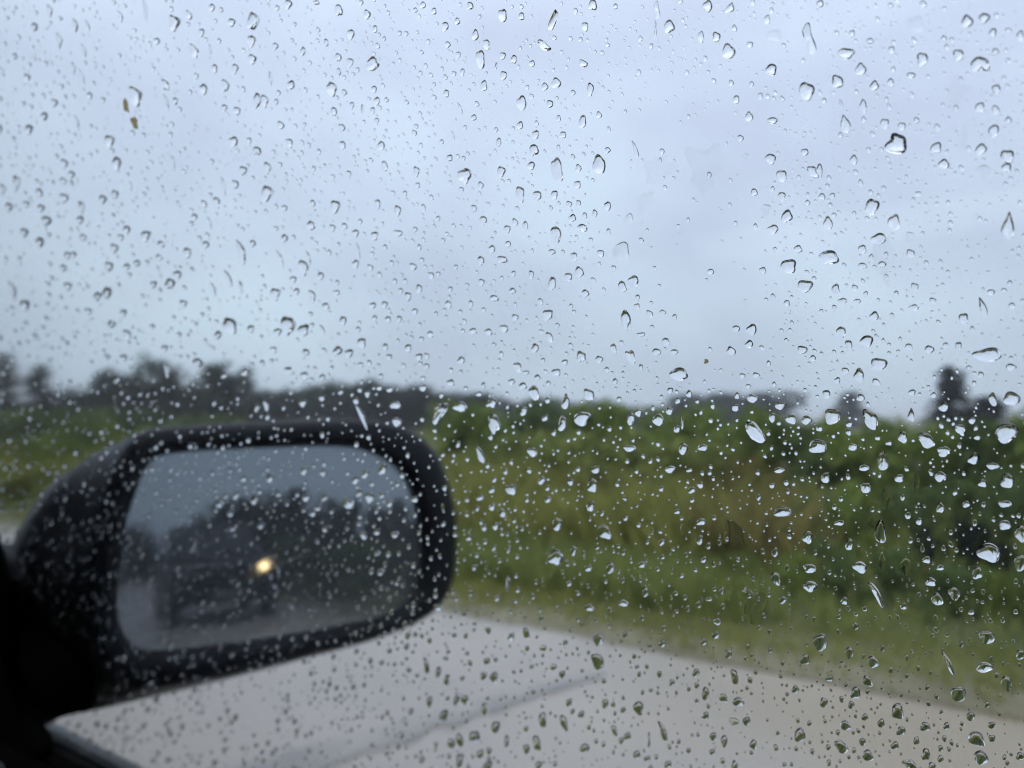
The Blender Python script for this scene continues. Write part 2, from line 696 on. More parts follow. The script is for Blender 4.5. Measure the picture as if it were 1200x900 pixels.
def plant_px(kind, k, mat, name, px, top, dist, pxw, label, cat='tree', group=None):
    top -= 7                                             # crowns thin out towards the top
    p = at_depth(px, 490, dist)
    z = ground_z(p)
    h = CAMZ + (490 - top) / PXF * dist - z
    width = pxw / PXF * dist / h / {'spruce': .5, 'broad': .95, 'bushy': 1.2, 'shrub': 1.1}[kind]
    return plant(kind, k, mat, name, Vector((p.x, p.y, z - .03)), h, width, None, label, cat, group)


# treeline behind the field, from the left edge of the picture
LINE = [
    (4, 424, 62, 'spruce', 0, 'tall dark conifer at the left edge of the treeline'),
    (46, 436, 66, 'spruce', 1, 'pointed conifer second from the left edge of the treeline'),
    (82, 478, 80, 'broad', 0, 'low tree in the dip right of the two leftmost conifers'),
    (120, 462, 74, 'broad', 1, 'dark bushy tree fourth from the left in the treeline'),
    (160, 448, 78, 'broad', 2, 'rounded tree left of the broad crown above the mirror'),
    (205, 466, 82, 'broad', 0, 'lower tree just left of the broad crown above the mirror'),
    (250, 437, 70, 'broad', 1, 'broadest rounded dark crown of the treeline, above the mirror housing'),
    (298, 476, 88, 'broad', 2, 'low tree in the gap right of the broad crown'),
    (340, 462, 72, 'broad', 0, 'left one of the two narrow crowns above the mirror'),
    (386, 456, 72, 'broad', 2, 'right one of the two narrow crowns above the mirror'),
    (432, 480, 84, 'broad', 1, 'low hazy tree right of the two narrow crowns'),
    (470, 462, 70, 'broad', 0, 'dark tree rising behind the top right of the mirror'),
    (505, 488, 90, 'broad', 2, 'low distant tree behind the right end of the mirror'),
    (541, 470, 68, 'broad', 1, 'small crown just right of the mirror in the treeline'),
    (622, 488, 85, 'broad', 2, 'rounded tree in the middle of the treeline'),
    (652, 476, 74, 'broad', 1, 'taller of the middle trees, above the yellow-green grass'),
    (700, 484, 84, 'broad', 0, 'hazy tree right of the tallest middle tree'),
    (815, 484, 100, 'broad', 1, 'left part of the grey faded pair of trees'),
    (848, 468, 92, 'broad', 0, 'grey faded tree standing above the brown stalks'),
    (996, 468, 96, 'spruce', 2, 'thin pale conifer standing alone in the haze'),
]
for px, top, d, kind, k, lab in LINE:
    d = d * (.62 if px < 300 else .8 if px < 560 else 1)
    plant_px('bushy' if kind == 'broad' else kind, k, 'needles', 'conifer_tree' if kind == 'spruce' else 'leafy_tree', px, top, d,
             (140 if top > 465 else 118) if kind == 'broad' else 60, lab, 'tree', 'hazy treeline behind the field')
# the dark young spruces at the right
plant_px('spruce', 2, 'spruce', 'spruce_tree', 1116, 440, 30, 70, 'taller dark young spruce above the right-hand shrubs', 'tree', 'dark young spruces')
plant_px('spruce', 1, 'spruce', 'spruce_tree', 1156, 472, 29, 80, 'shorter dark young spruce beside the taller one', 'tree', 'dark young spruces')

# shrubs on the bank
SHR = [
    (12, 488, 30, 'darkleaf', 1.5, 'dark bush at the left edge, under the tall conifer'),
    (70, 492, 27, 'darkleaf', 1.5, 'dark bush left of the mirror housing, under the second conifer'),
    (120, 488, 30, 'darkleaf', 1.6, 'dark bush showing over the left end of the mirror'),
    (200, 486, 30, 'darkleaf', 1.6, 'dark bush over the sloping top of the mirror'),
    (556, 482, 13.5, 'leaves', 1.3, 'green bush just right of the mirror'),
    (618, 478, 15, 'darkleaf', 1.3, 'dark green bush in the middle of the bank'),
    (680, 480, 14, 'leaves', 1.3, 'green bush behind the yellow grass in the middle'),
    (742, 486, 13, 'leaves', 1.2, 'light green bush left of the brown stalks'),
    (806, 486, 12, 'leaves', 1.2, 'green bush behind the brown stalks'),
    (590, 512, 10.4, 'green', 1.2, 'yellow-green bush right of the mirror, before the dark ones'),
    (655, 520, 9.8, 'green', 1.2, 'yellow-green bush in the middle of the bank'),
    (722, 516, 9.4, 'green', 1.2, 'yellow-green bush left of the brown stalks'),
    (786, 522, 9.2, 'green', 1.1, 'yellow-green bush beside the brown stalks'),
    (862, 488, 10.5, 'leaves', 1.1, 'green bush right of the brown stalks, under the grey trees'),
    (908, 493, 9.6, 'leaves', 1.1, 'second bush right of the brown stalks, in the upper row'),
    (955, 497, 9.0, 'darkleaf', 1.1, 'dark green bush of the upper row, left of the thin conifer'),
    (1002, 497, 8.6, 'leaves', 1.1, 'mid green bush of the upper row, under the thin conifer'),
    (1046, 504, 8.2, 'leaves', 1.1, 'light green bush left below the dark spruces'),
    (1094, 506, 8.4, 'leaves', 1.1, 'light green bush straight below the dark spruces'),
    (1142, 506, 8.0, 'darkleaf', 1.1, 'dark bush of the upper row, right below the dark spruces'),
    (1192, 496, 7.8, 'leaves', 1.1, 'green bush of the upper row at the right edge'),
    (1246, 500, 7.6, 'darkleaf', 1.2, 'dark bush of the upper row cut by the right edge'),
    (892, 598, 7.2, 'darkleaf', 1.0, 'leftmost low bush of the dark lower row'),
    (948, 584, 6.8, 'darkleaf', 1.0, 'second low bush of the dark lower row'),
    (1004, 574, 6.6, 'leaves', 1.0, 'third low bush of the lower row, lighter green'),
    (1060, 578, 6.4, 'darkleaf', 1.0, 'fourth low bush of the lower row, left of the black hollow'),
    (1128, 566, 6.9, 'darkleaf', 1.1, 'dark bush behind the black hollow'),
    (1188, 560, 6.2, 'darkleaf', 1.0, 'dark bush right of the black hollow'),
    (1248, 570, 5.8, 'darkleaf', 1.1, 'low dark bush cut by the right edge'),
    (930, 650, 5.5, 'leaves', .7, 'leftmost low clump of the row above the verge at right'),
    (985, 640, 5.3, 'darkleaf', .75, 'second low clump of the row above the verge at right'),
    (1042, 646, 5.1, 'darkleaf', .75, 'third low clump of the row above the verge at right'),
    (1140, 612, 5.5, 'spruce', .95, 'low bush coloured near-black for the shade of the hollow at right'),  # shade of the hollow put into the leaf colour
    (1098, 660, 4.9, 'darkleaf', .75, 'low green clump in front of the black hollow, left side'),
    (1158, 668, 4.8, 'leaves', .75, 'low green clump in front of the black hollow, right side'),
    (1215, 650, 4.7, 'darkleaf', .8, 'low clump at the right edge above the verge'),
    (20, 512, 17, 'darkleaf', 1.0, 'nearer green bush at the left edge, below the conifers'),
    (64, 520, 14, 'leaves', .9, 'green bush left of the mirror, below the second conifer'),
    (105, 508, 16, 'darkleaf', .9, 'dark bush touching the sloping left end of the mirror'),
    (150, 500, 19, 'leaves', .9, 'green bush just above the sloping left end of the mirror'),
    (30, 545, 11, 'olive', .9, 'olive clump low at the left edge'),
    (664, 652, 7.4, 'darkleaf', .8, 'low green clump in the ditch below the yellow grass'),
    (730, 660, 7.0, 'darkleaf', .8, 'low green clump in the ditch, middle of three'),
    (796, 664, 6.6, 'darkleaf', .8, 'low green clump in the ditch nearest the brown stalks'),
]
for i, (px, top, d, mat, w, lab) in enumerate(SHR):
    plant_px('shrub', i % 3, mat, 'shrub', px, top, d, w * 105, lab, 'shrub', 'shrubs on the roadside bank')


def blades(name, mat, n, f0, f1, r0, r1, h0, h1, w, seed, dens=None):
    rng = random.Random(seed)
    v, fc = [], []
    while n > 0:
        f, r = rng.uniform(f0, f1), rng.uniform(r0, r1)
        if dens and dens(f, r) < rng.random():
            n -= .02
            continue
        n -= 1
        p = road(f, EDGE_R + r)
        p.z = ground_z(p) - .02
        h = rng.uniform(h0, h1) * (.75 + .5 * noise.noise(Vector((f * .6, r * .6, seed))))
        a = rng.uniform(0, 6.28)
        d = Vector((math.cos(a), math.sin(a), 0))
        b = Vector((rng.gauss(0, .3), rng.gauss(0, .3), 0)) * h
        i = len(v)
        ww = w * rng.uniform(.6, 1.4)
        v += [p - d * ww, p + d * ww, p + b * .35 + UP * h * .6 + d * ww * .7, p + b + UP * h]
        fc += [(i, i + 1, i + 2), (i, i + 2, i + 3)]
    o = link(name, mesh(name, v, fc), mat)
    return o


def px_of(p):
    q = p - CAM
    dz = q.dot(C_F)
    return 600 + PXF * q.dot(C_R) / dz if dz > .3 else 9999


def band(*spans):
    """density that follows where the plants grow along the bank (spans of bearing, soft ends)"""
    def d(f, r):
        x = px_of(road(f, EDGE_R + r, .5))
        x += 40 * noise.noise(Vector((f * .5, r * .5, 2)))
        return max([.0] + [a for x0, x1, a in spans if x0 < x < x1])
    return d


def patch(scale, thr, seed):
    return lambda f, r: 1.0 if noise.noise(Vector((f * scale, r * scale, seed))) > thr else .06


tag(blades('verge_grass', 'olive', 38000, -8, 16, -.14, 1.2, .04, .16, .005, 1, lambda f, r: 1.0 if r > .1 + .16 * noise.noise(Vector((f * 2.2, 0, 4))) else .25 if r > .12 * noise.noise(Vector((f * 3, 9, 4))) - .04 else 0), 'short wet olive grass along the road edge', 'grass', kind='stuff')
tag(blades('ditch_grass', 'green', 30000, -6, 18, .8, 2.8, .12, .34, .007, 2, band((-400, 880, 1.0), (880, 2400, .3))), 'green grass in the roadside ditch', 'grass', kind='stuff')
tag(blades('bank_grass', 'green', 26000, -4, 20, 2.4, 8, .2, .5, .010, 3), 'green grass between the shrubs on the bank', 'grass', kind='stuff')
tag(blades('tall_grass', 'olive', 34000, 0, 26, 2.2, 9, .35, .78, .009, 4, band((-300, 250, .6), (525, 790, 1.0), (790, 860, .3))), 'tall yellow-green grass on the bank', 'grass', kind='stuff')
tag(blades('brown_stalks', 'brown', 1100, .5, 7.5, 2.2, 6, .4, .95, .007, 5, band((825, 900, 1.0), (900, 960, .2))), 'brown dead stalks among the shrubs', 'stalks', kind='stuff')
tag(blades('meadow_grass', 'green', 26000, 10, 80, 8, 50, .15, .45, .05, 6), 'far meadow grass below the treeline', 'grass', kind='stuff')

# ------------------------------------------------------------------ what the mirror shows: trees and a vehicle behind
HZ_M = reflected(300, 645, 30).z
MT = [
    (150, 655, 620, 60, 'broad', 0, 1.0, 'dark tree at the left edge of the mirror reflection'),
    (190, 655, 632, 58, 'broad', 2, 1.1, 'low dark tree second from the left in the mirror reflection'),
    (270, 650, 600, 40, 'broad', 1, 1.1, 'dark tree above the yellow light in the mirror'),
    (318, 650, 586, 36, 'broad', 0, 1.0, 'rounded tree left of the peak in the mirror'),
    (352, 650, 574, 32, 'spruce', 1, 1.4, 'tallest pointed tree in the middle of the mirror'),
    (392, 650, 604, 30, 'broad', 2, 1.1, 'tree right of the peak in the mirror'),
    (432, 650, 590, 27, 'broad', 1, 1.0, 'rounded tree in the right half of the mirror'),
    (476, 650, 612, 24, 'broad', 0, 1.1, 'tree at the right edge of the mirror reflection'),
]
for px, by, ty, t, kind, k, w, lab in MT:
    kind = 'bushy' if kind == 'broad' else kind
    a = reflected(px, by, t)
    b = reflected(px, ty, t)
    z = -.05
    plant(kind, k, 'needles', 'reflected_tree' if False else ('conifer_tree' if kind == 'spruce' else 'leafy_tree'),
          Vector((a.x, a.y, z)), b.z - z, w, None, lab, 'tree', 'trees behind the car, seen in the mirror')
for i, (px, ty, t, lab) in enumerate([(345, 630, 24, 'bush beside the vehicle in the mirror'), (385, 640, 20, 'bush in the middle right of the mirror'),
                                      (430, 636, 17, 'green bush in the right half of the mirror'), (480, 632, 14, 'bush at the right edge of the mirror')]):
    a = reflected(px, 650, t)
    b = reflected(px, ty, t)
    plant('shrub', i % 3, 'darkleaf', 'shrub', Vector((a.x, a.y, -.05)), b.z + .05, 1.5, None, lab, 'shrub', 'bushes behind the car, seen in the mirror')


def vehicle():
    """dark off-road car behind, facing us, one lamp lit"""
    lamp = reflected(310, 663, 14.0)
    # frame: x = along the road (forward), y = out to the right
    base = Vector((lamp.x, lamp.y, 0)) - RT * .62 - FW * 2.25 if False else Vector((lamp.x, lamp.y, 0))
    side = -RT if True else RT
    org = base + side * .62 - FW * .05                 # centre of the front
    root = empty('parked_car', Vector((org.x, org.y, 0)))
    tag(root, 'dark off-road car with one yellow headlamp lit, reflected in the mirror', 'car')
    lz = lamp.z

    def P(x, y, z):
        return org - FW * x + RT * y + UP * z          # x towards the car's rear
    hw = .88
    prof = [(.0, .32), (-.06, .5), (-.03, .78), (.08, .98), (1.0, 1.08), (1.05, 1.1), (4.3, 1.1), (4.42, .6), (4.36, .32)]
    me = prism('body', [P(x, -hw, z) for x, z in prof], RT * (2 * hw))
    link('body', bevel(me, .05, 3), 'dark_paint', root)
    cab = [(1.02, 1.09), (1.62, 1.70), (1.8, 1.76), (4.1, 1.74), (4.32, 1.09)]
    rings = []
    for y, s in ((-.84, 0), (-.70, 1), (.70, 1), (.84, 0)):
        pass
    lo = [P(1.0, -.84, 1.085), P(1.0, .84, 1.085), P(4.34, .84, 1.085), P(4.34, -.84, 1.085)]
    hi = [P(1.62, -.68, 1.72), P(1.62, .68, 1.72), P(4.14, .68, 1.72), P(4.14, -.68, 1.72)]
    top = [P(1.74, -.6, 1.77), P(1.74, .6, 1.77), P(4.0, .6, 1.77), P(4.0, -.6, 1.77)]
    cabin = link('cabin', loft('cabin', [lo, hi, top], smooth=False), 'dark_paint', root)
    ws = [P(1.06, -.74, 1.12), P(1.06, .74, 1.12), P(1.58, .62, 1.66), P(1.58, -.62, 1.66)]
    n = (ws[1] - ws[0]).cross(ws[3] - ws[0]).normalized()
    if n.dot(FW) < 0:
        n = -n
    link('opaque_windscreen', prism('opaque_windscreen', [p + n * .012 for p in ws], n * .012), 'dark_glass', root)
    for sgn in (-1, 1):
        sw = [P(1.45, sgn * .845, 1.14), P(4.1, sgn * .845, 1.14), P(3.95, sgn * .72, 1.64), P(1.75, sgn * .72, 1.64)]
        link('side_window', prism('side_window', sw, RT * sgn * .02), 'dark_glass', root)
        mb = [P(1.2, sgn * .9, 1.12), P(1.2, sgn * 1.06, 1.12), P(1.2, sgn * 1.06, 1.3), P(1.2, sgn * .9, 1.3)]
        link('door_mirror', bevel(prism('door_mirror', mb, -FW * .1), .02), 'dark_paint', root)
    link('grille', bevel(prism('grille', [P(-.05, -.42, .62), P(-.05, .42, .62), P(-.02, .42, .86), P(-.02, -.42, .86)], FW * .03), .01), 'rubber', root)
    link('bumper', bevel(prism('bumper', [P(-.02, -.9, .36), P(-.02, .9, .36), P(-.02, .9, .56), P(-.02, -.9, .56)], FW * .14), .04, 3), 'rubber', root)
    link('number_plate', prism('number_plate', [P(-.17, -.26, .42), P(-.17, .26, .42), P(-.17, .26, .53), P(-.17, -.26, .53)], FW * .01), 'plate', root)
    for y, mt, r_ in ((.62, 'lamp_on', .06), (-.62, 'lamp_off', .105)):
        rg = []
        for d, s in ((-.02, 1), (.05, 1), (.08, .8), (.09, .4)):
            rg.append([P(-.02 - d, y + math.cos(a) * r_ * s, lz + math.sin(a) * r_ * s) for a in (i * math.pi / 8 for i in range(16))])
        link('headlight', loft('headlight', rg), mt, root)
    for x in (.85, 3.5):
        for y in (-.8, .8):
            rg = []
            for d, s in ((-.11, .27), (-.11, .35), (-.05, .37), (.05, .37), (.11, .35), (.11, .27)):
                rg.append([P(x + math.cos(a) * s, y + d, .37 + math.sin(a) * s) for a in (i * math.pi / 10 for i in range(20))])
            w = link('wheel', loft('wheel', rg), 'tyre', root)
            rg = []
            for d, s in ((-.115, .2), (-.125, .23), (.125, .23), (.115, .2)):
                rg.append([P(x + math.cos(a) * s, y + d, .37 + math.sin(a) * s) for a in (i * math.pi / 10 for i in range(20))])
            link('rim', loft('rim', rg), 'rim', w)


vehicle()

# ------------------------------------------------------------------ the car we sit in
CAR = empty('car', car(0, -.4, -CAMZ + .01))
tag(CAR, 'dark car interior, rain-covered side window and black door mirror seen from the seat', 'car')

BELT_U = (on_window(100, 879) - CAM).z
W_TOP = .33
W_F0, W_F1 = -.62, .80                                  # rear and front end of the pane


def win(f, u, off=0.0):
    """point on the window plane at f ahead and u above the eye"""
    r = (W_R - math.tan(TAU) * u)
    return car(f, r, u) + W_N * off


pane_poly = [win(W_F0, BELT_U - .05), win(W_F1, BELT_U - .05), win(W_F1 - .02, BELT_U + .06), win(.36, W_TOP), win(W_F0, W_TOP)]
link('window_glass', prism('window_glass', pane_poly, -W_N * .0034), 'pane', CAR)

# inner corner trim at the foot of the pillar, traced where it meets the view of the glass
corner = [(-330, 470), (-70, 590), (0, 622), (11, 662), (19, 720), (27, 780), (44, 832), (58, 856), (66, 872), (20, 905), (-330, 905)]
cpoly = [on_window(x, y, -.0075) for x, y in corner]
link('corner_trim', bevel(prism('corner_trim', cpoly, -W_N * .012), .002), 'black', CAR)
# belt moulding and rubber along the lower edge of the pane
bl = [win(W_F0, BELT_U - .06, -.006), win(W_F0, BELT_U, -.006), win(W_F0, BELT_U + .001, -.010), win(W_F0, BELT_U - .003, -.016), win(W_F0, BELT_U - .06, -.016)]
link('belt_moulding', prism('belt_moulding', bl, FW * (W_F1 - W_F0)), 'rubber', CAR)
dt = [win(W_F0, BELT_U - .004, -.017), win(W_F0, BELT_U - .004, -.05), win(W_F0, BELT_U - .015, -.075), win(W_F0, BELT_U - .07, -.09),
      win(W_F0, BELT_U - .16, -.075), win(W_F0, BELT_U - .5, -.08), win(W_F0, BELT_U - .5, -.017)]
link('door_trim', prism('door_trim', dt, FW * (W_F1 - W_F0 + .05)), 'black', CAR)
# outer door skin below the belt, outer weather strip
ds = [win(W_F0, BELT_U - .012, .004), win(W_F0, BELT_U - .02, .02), win(W_F0, BELT_U - .12, .045), win(W_F0, BELT_U - .45, .0),
      win(W_F0, BELT_U - .6, -.05), win(W_F0, BELT_U - .6, -.06), win(W_F0, BELT_U - .4, -.012), win(W_F0, BELT_U - .03, .004)]
link('door_skin', prism('door_skin', ds, FW * (W_F1 - W_F0 + .1)), 'paint', CAR)
os_ = [win(W_F0, BELT_U - .03, .0008), win(W_F0, BELT_U - .004, .0008), win(W_F0, BELT_U - .006, .007), win(W_F0, BELT_U - .03, .012)]
link('weather_strip', prism('weather_strip', os_, FW * (W_F1 - W_F0 - .05)), 'rubber', CAR)
# pillar, roof rail, rear door frame, headliner (outside the picture, they keep the cabin dark)


def bar(name, a, b, up, w, d, mat):
    dr = (b - a).normalized()
    x = dr.cross(up).normalized()
    y = x.cross(dr).normalized()
    return link(name, bevel(prism(name, [a + x * sx * w + y * sy * d for sx, sy in ((-1, -1), (1, -1), (1, 1), (-1, 1))], b - a), .008), mat, CAR)


bar('pillar', win(.84, BELT_U - .02, -.02), win(.37, W_TOP + .02, -.02), W_N, .05, .024, 'black')
bar('roof_rail', win(.40, W_TOP + .03, -.02), win(W_F0 - .05, W_TOP + .03, -.02), W_N, .045, .024, 'black')
bar('rear_pillar', win(W_F0 - .04, BELT_U - .4, -.02), win(W_F0 - .04, W_TOP + .03, -.02), W_N, .06, .024, 'black')
hl = [car(-1.4, .07, W_TOP + .06), car(.36, .07, W_TOP + .06), car(.36, -1.2, W_TOP + .06), car(-1.4, -1.2, W_TOP + .06)]
link('headliner', prism('headliner', hl, UP * .02), 'liner', CAR)
link('far_door_trim', box_f('far_door_trim', -1.4, .9, -1.22, -1.14, BELT_U - .6, BELT_U), 'black', CAR)
link('seat_back', bevel(box_f('seat_back', -.42, -.28, -.35, .02, BELT_U - .55, .0), .05, 3), 'black', CAR)
link('rear_trim', box_f('rear_trim', -1.45, -1.4, -1.2, .1, BELT_U - .6, W_TOP), 'black', CAR)
link('car_floor', box_f('car_floor', -1.4, 1.2, -1.2, .25, -1.0, -.95), 'black', CAR)
fw_ = [car(.42, .07, W_TOP + .05), car(1.15, .23, BELT_U), car(1.15, -1.15, BELT_U), car(.42, -1.15, W_TOP + .05)]
link('front_gap_blocker', prism('front_gap_blocker', [win(.79, BELT_U - .05, -.004), win(1.2, BELT_U - .05, -.004), win(.43, W_TOP + .05, -.004), win(.37, W_TOP, -.004)], -W_N * .012), 'black', CAR)  # added black panel, closes a gap whose sky light showed in the pane
link('opaque_windscreen', prism('opaque_windscreen', fw_, UP * .006), 'dark_glass', CAR)  # opaque panel added in the screen opening to keep reflections off the pane
link('far_side_blocker', prism('far_side_blocker', [car(-1.4, -1.2, BELT_U), car(1.15, -1.2, BELT_U), car(.42, -1.14, W_TOP + .06), car(-1.4, -1.14, W_TOP + .06)], RT * -.006), 'dark_glass', CAR)  # unseen opaque panel, added to darken what the side glass mirrors
link('dashboard', bevel(box_f('dashboard', .70, 1.2, -1.15, .21, BELT_U - .8, BELT_U + .035), .02, 3), 'black', CAR)
pt = [on_window(x, y, -.085) for x, y in ((-14, 884), (-14, 912), (16, 912), (2, 890))]
link('pale_trim_piece', bevel(prism('pale_trim_piece', pt, -W_N * .01), .002), 'pale', CAR)  # small pale trim piece low in the left corner

# ---- door mirror: glass and housing, in the plane of the mirror glass
g_out = [(182, 540), (214, 529), (300, 524), (400, 522), (446, 532), (478, 556), (494, 600), (498, 650), (488, 696), (462, 718),
         (400, 732), (300, 748), (220, 758), (172, 758), (150, 738), (144, 700), (147, 650), (160, 590)]
h_out = [(166, 508), (214, 498), (300, 493), (410, 489), (470, 497), (510, 525), (532, 580), (537, 640), (528, 694), (496, 726),
         (430, 752), (310, 782), (220, 800), (150, 806), (112, 786), (103, 720), (110, 650), (130, 570)]
m_out = [(118, 528), (190, 506), (290, 500), (390, 502), (440, 520), (470, 548), (484, 590), (486, 640), (470, 690), (420, 735),
         (360, 762), (280, 790), (190, 812), (110, 830), (58, 838), (28, 780), (24, 660), (64, 575)]
b_out = [(70, 560), (130, 530), (200, 520), (270, 525), (310, 545), (335, 575), (345, 610), (340, 650), (320, 690), (290, 720),
         (250, 745), (200, 765), (150, 780), (90, 800), (40, 805), (10, 760), (5, 680), (30, 610)]
NR = 72
g2 = resample([Vector((x, y, 0)) for x, y in g_out], NR)
h2 = resample([Vector((x, y, 0)) for x, y in h_out], NR)
m2 = resample([Vector((x, y, 0)) for x, y in m_out], NR)
b2 = resample([Vector((x, y, 0)) for x, y in b_out], NR)


def mixed(pa, da, pb, db, t):
    """ring between two outlines traced at two depths behind the mirror plane"""
    e = 1 - (1 - t) ** 2
    return [on_mirror(a.x, a.y, da).lerp(on_mirror(b.x, b.y, db), e) .lerp(on_mirror(a.x, a.y, da).lerp(on_mirror(b.x, b.y, db), t), .5) for a, b in zip(pa, pb)]


side_mirror = empty('side_mirror_frame', M_C)  # replaced by the housing mesh below
bpy.data.objects.remove(side_mirror)


def ring(pts, off, grow=0.0, shift=Vector((0, 0, 0)), scale=1.0):
    P = [on_mirror(p.x, p.y, 0.0) for p in pts]
    c = sum(P, Vector((0, 0, 0))) / len(P)
    out = []
    for p in P:
        d = p - c
        out.append(c + d * scale + d.normalized() * grow + M_N * off + shift)
    return out


SH = lambda f, r, u: FW * f + RT * r + UP * u
rings = [
    ring(g2, -.008, .0008),
    ring(g2, .004, .002),
    ring(g2, .007, .006),
    ring(h2, .006, -.006),
    ring(h2, .001, -.001),
    ring(h2, -.008, .0006),
    mixed(h2, -.008, m2, -.06, .35),
    mixed(h2, -.008, m2, -.06, .7),
    mixed(h2, -.008, m2, -.06, 1),
    mixed(m2, -.06, b2, -.105, .5),
    mixed(m2, -.06, b2, -.105, 1),
    [p.lerp(on_mirror(170, 670, -.115), .4) for p in mixed(m2, -.06, b2, -.11, 1)],
    [p.lerp(on_mirror(170, 670, -.118), .8) for p in mixed(m2, -.06, b2, -.118, 1)],
]
hs = link('side_mirror', loft('side_mirror', rings, cap0=True, cap1=True), 'housing', CAR)
hs['label'] = 'black door mirror outside the window, reflecting trees and a yellow light'
gl = loft('mirror_glass', [ring(g2, -.0065, .0003), ring(g2, -.0035, .0002)], smooth=False)
link('mirror_glass', gl, 'mirror', hs)
# arm and foot of the mirror, bolted to the door at the window corner
A = [(40, 660), (120, 650), (190, 700), (260, 770), (230, 806), (130, 824), (62, 846), (34, 800)]
a_in = resample([on_window(x, y, .004) for x, y in [(-40, 640), (24, 668), (60, 720), (82, 790), (78, 832), (52, 848), (10, 842), (-40, 800)]], 32)
a_out = resample([on_mirror(x, y, -.03) for x, y in [(150, 600), (215, 640), (250, 700), (270, 770), (240, 786), (170, 800), (130, 790), (130, 690)]], 32)
rings = []
for k in range(9):
    t = k / 8
    e = t * t * (3 - 2 * t)
    rr = [p.lerp(q, t) for p, q in zip(a_in, a_out)]
    c = sum(rr, Vector((0, 0, 0))) / len(rr)
    s = 1 - .12 * math.sin(math.pi * t)
    rings.append([c + (p - c) * s for p in rr])
link('mirror_arm', loft('mirror_arm', rings), 'housing', hs)

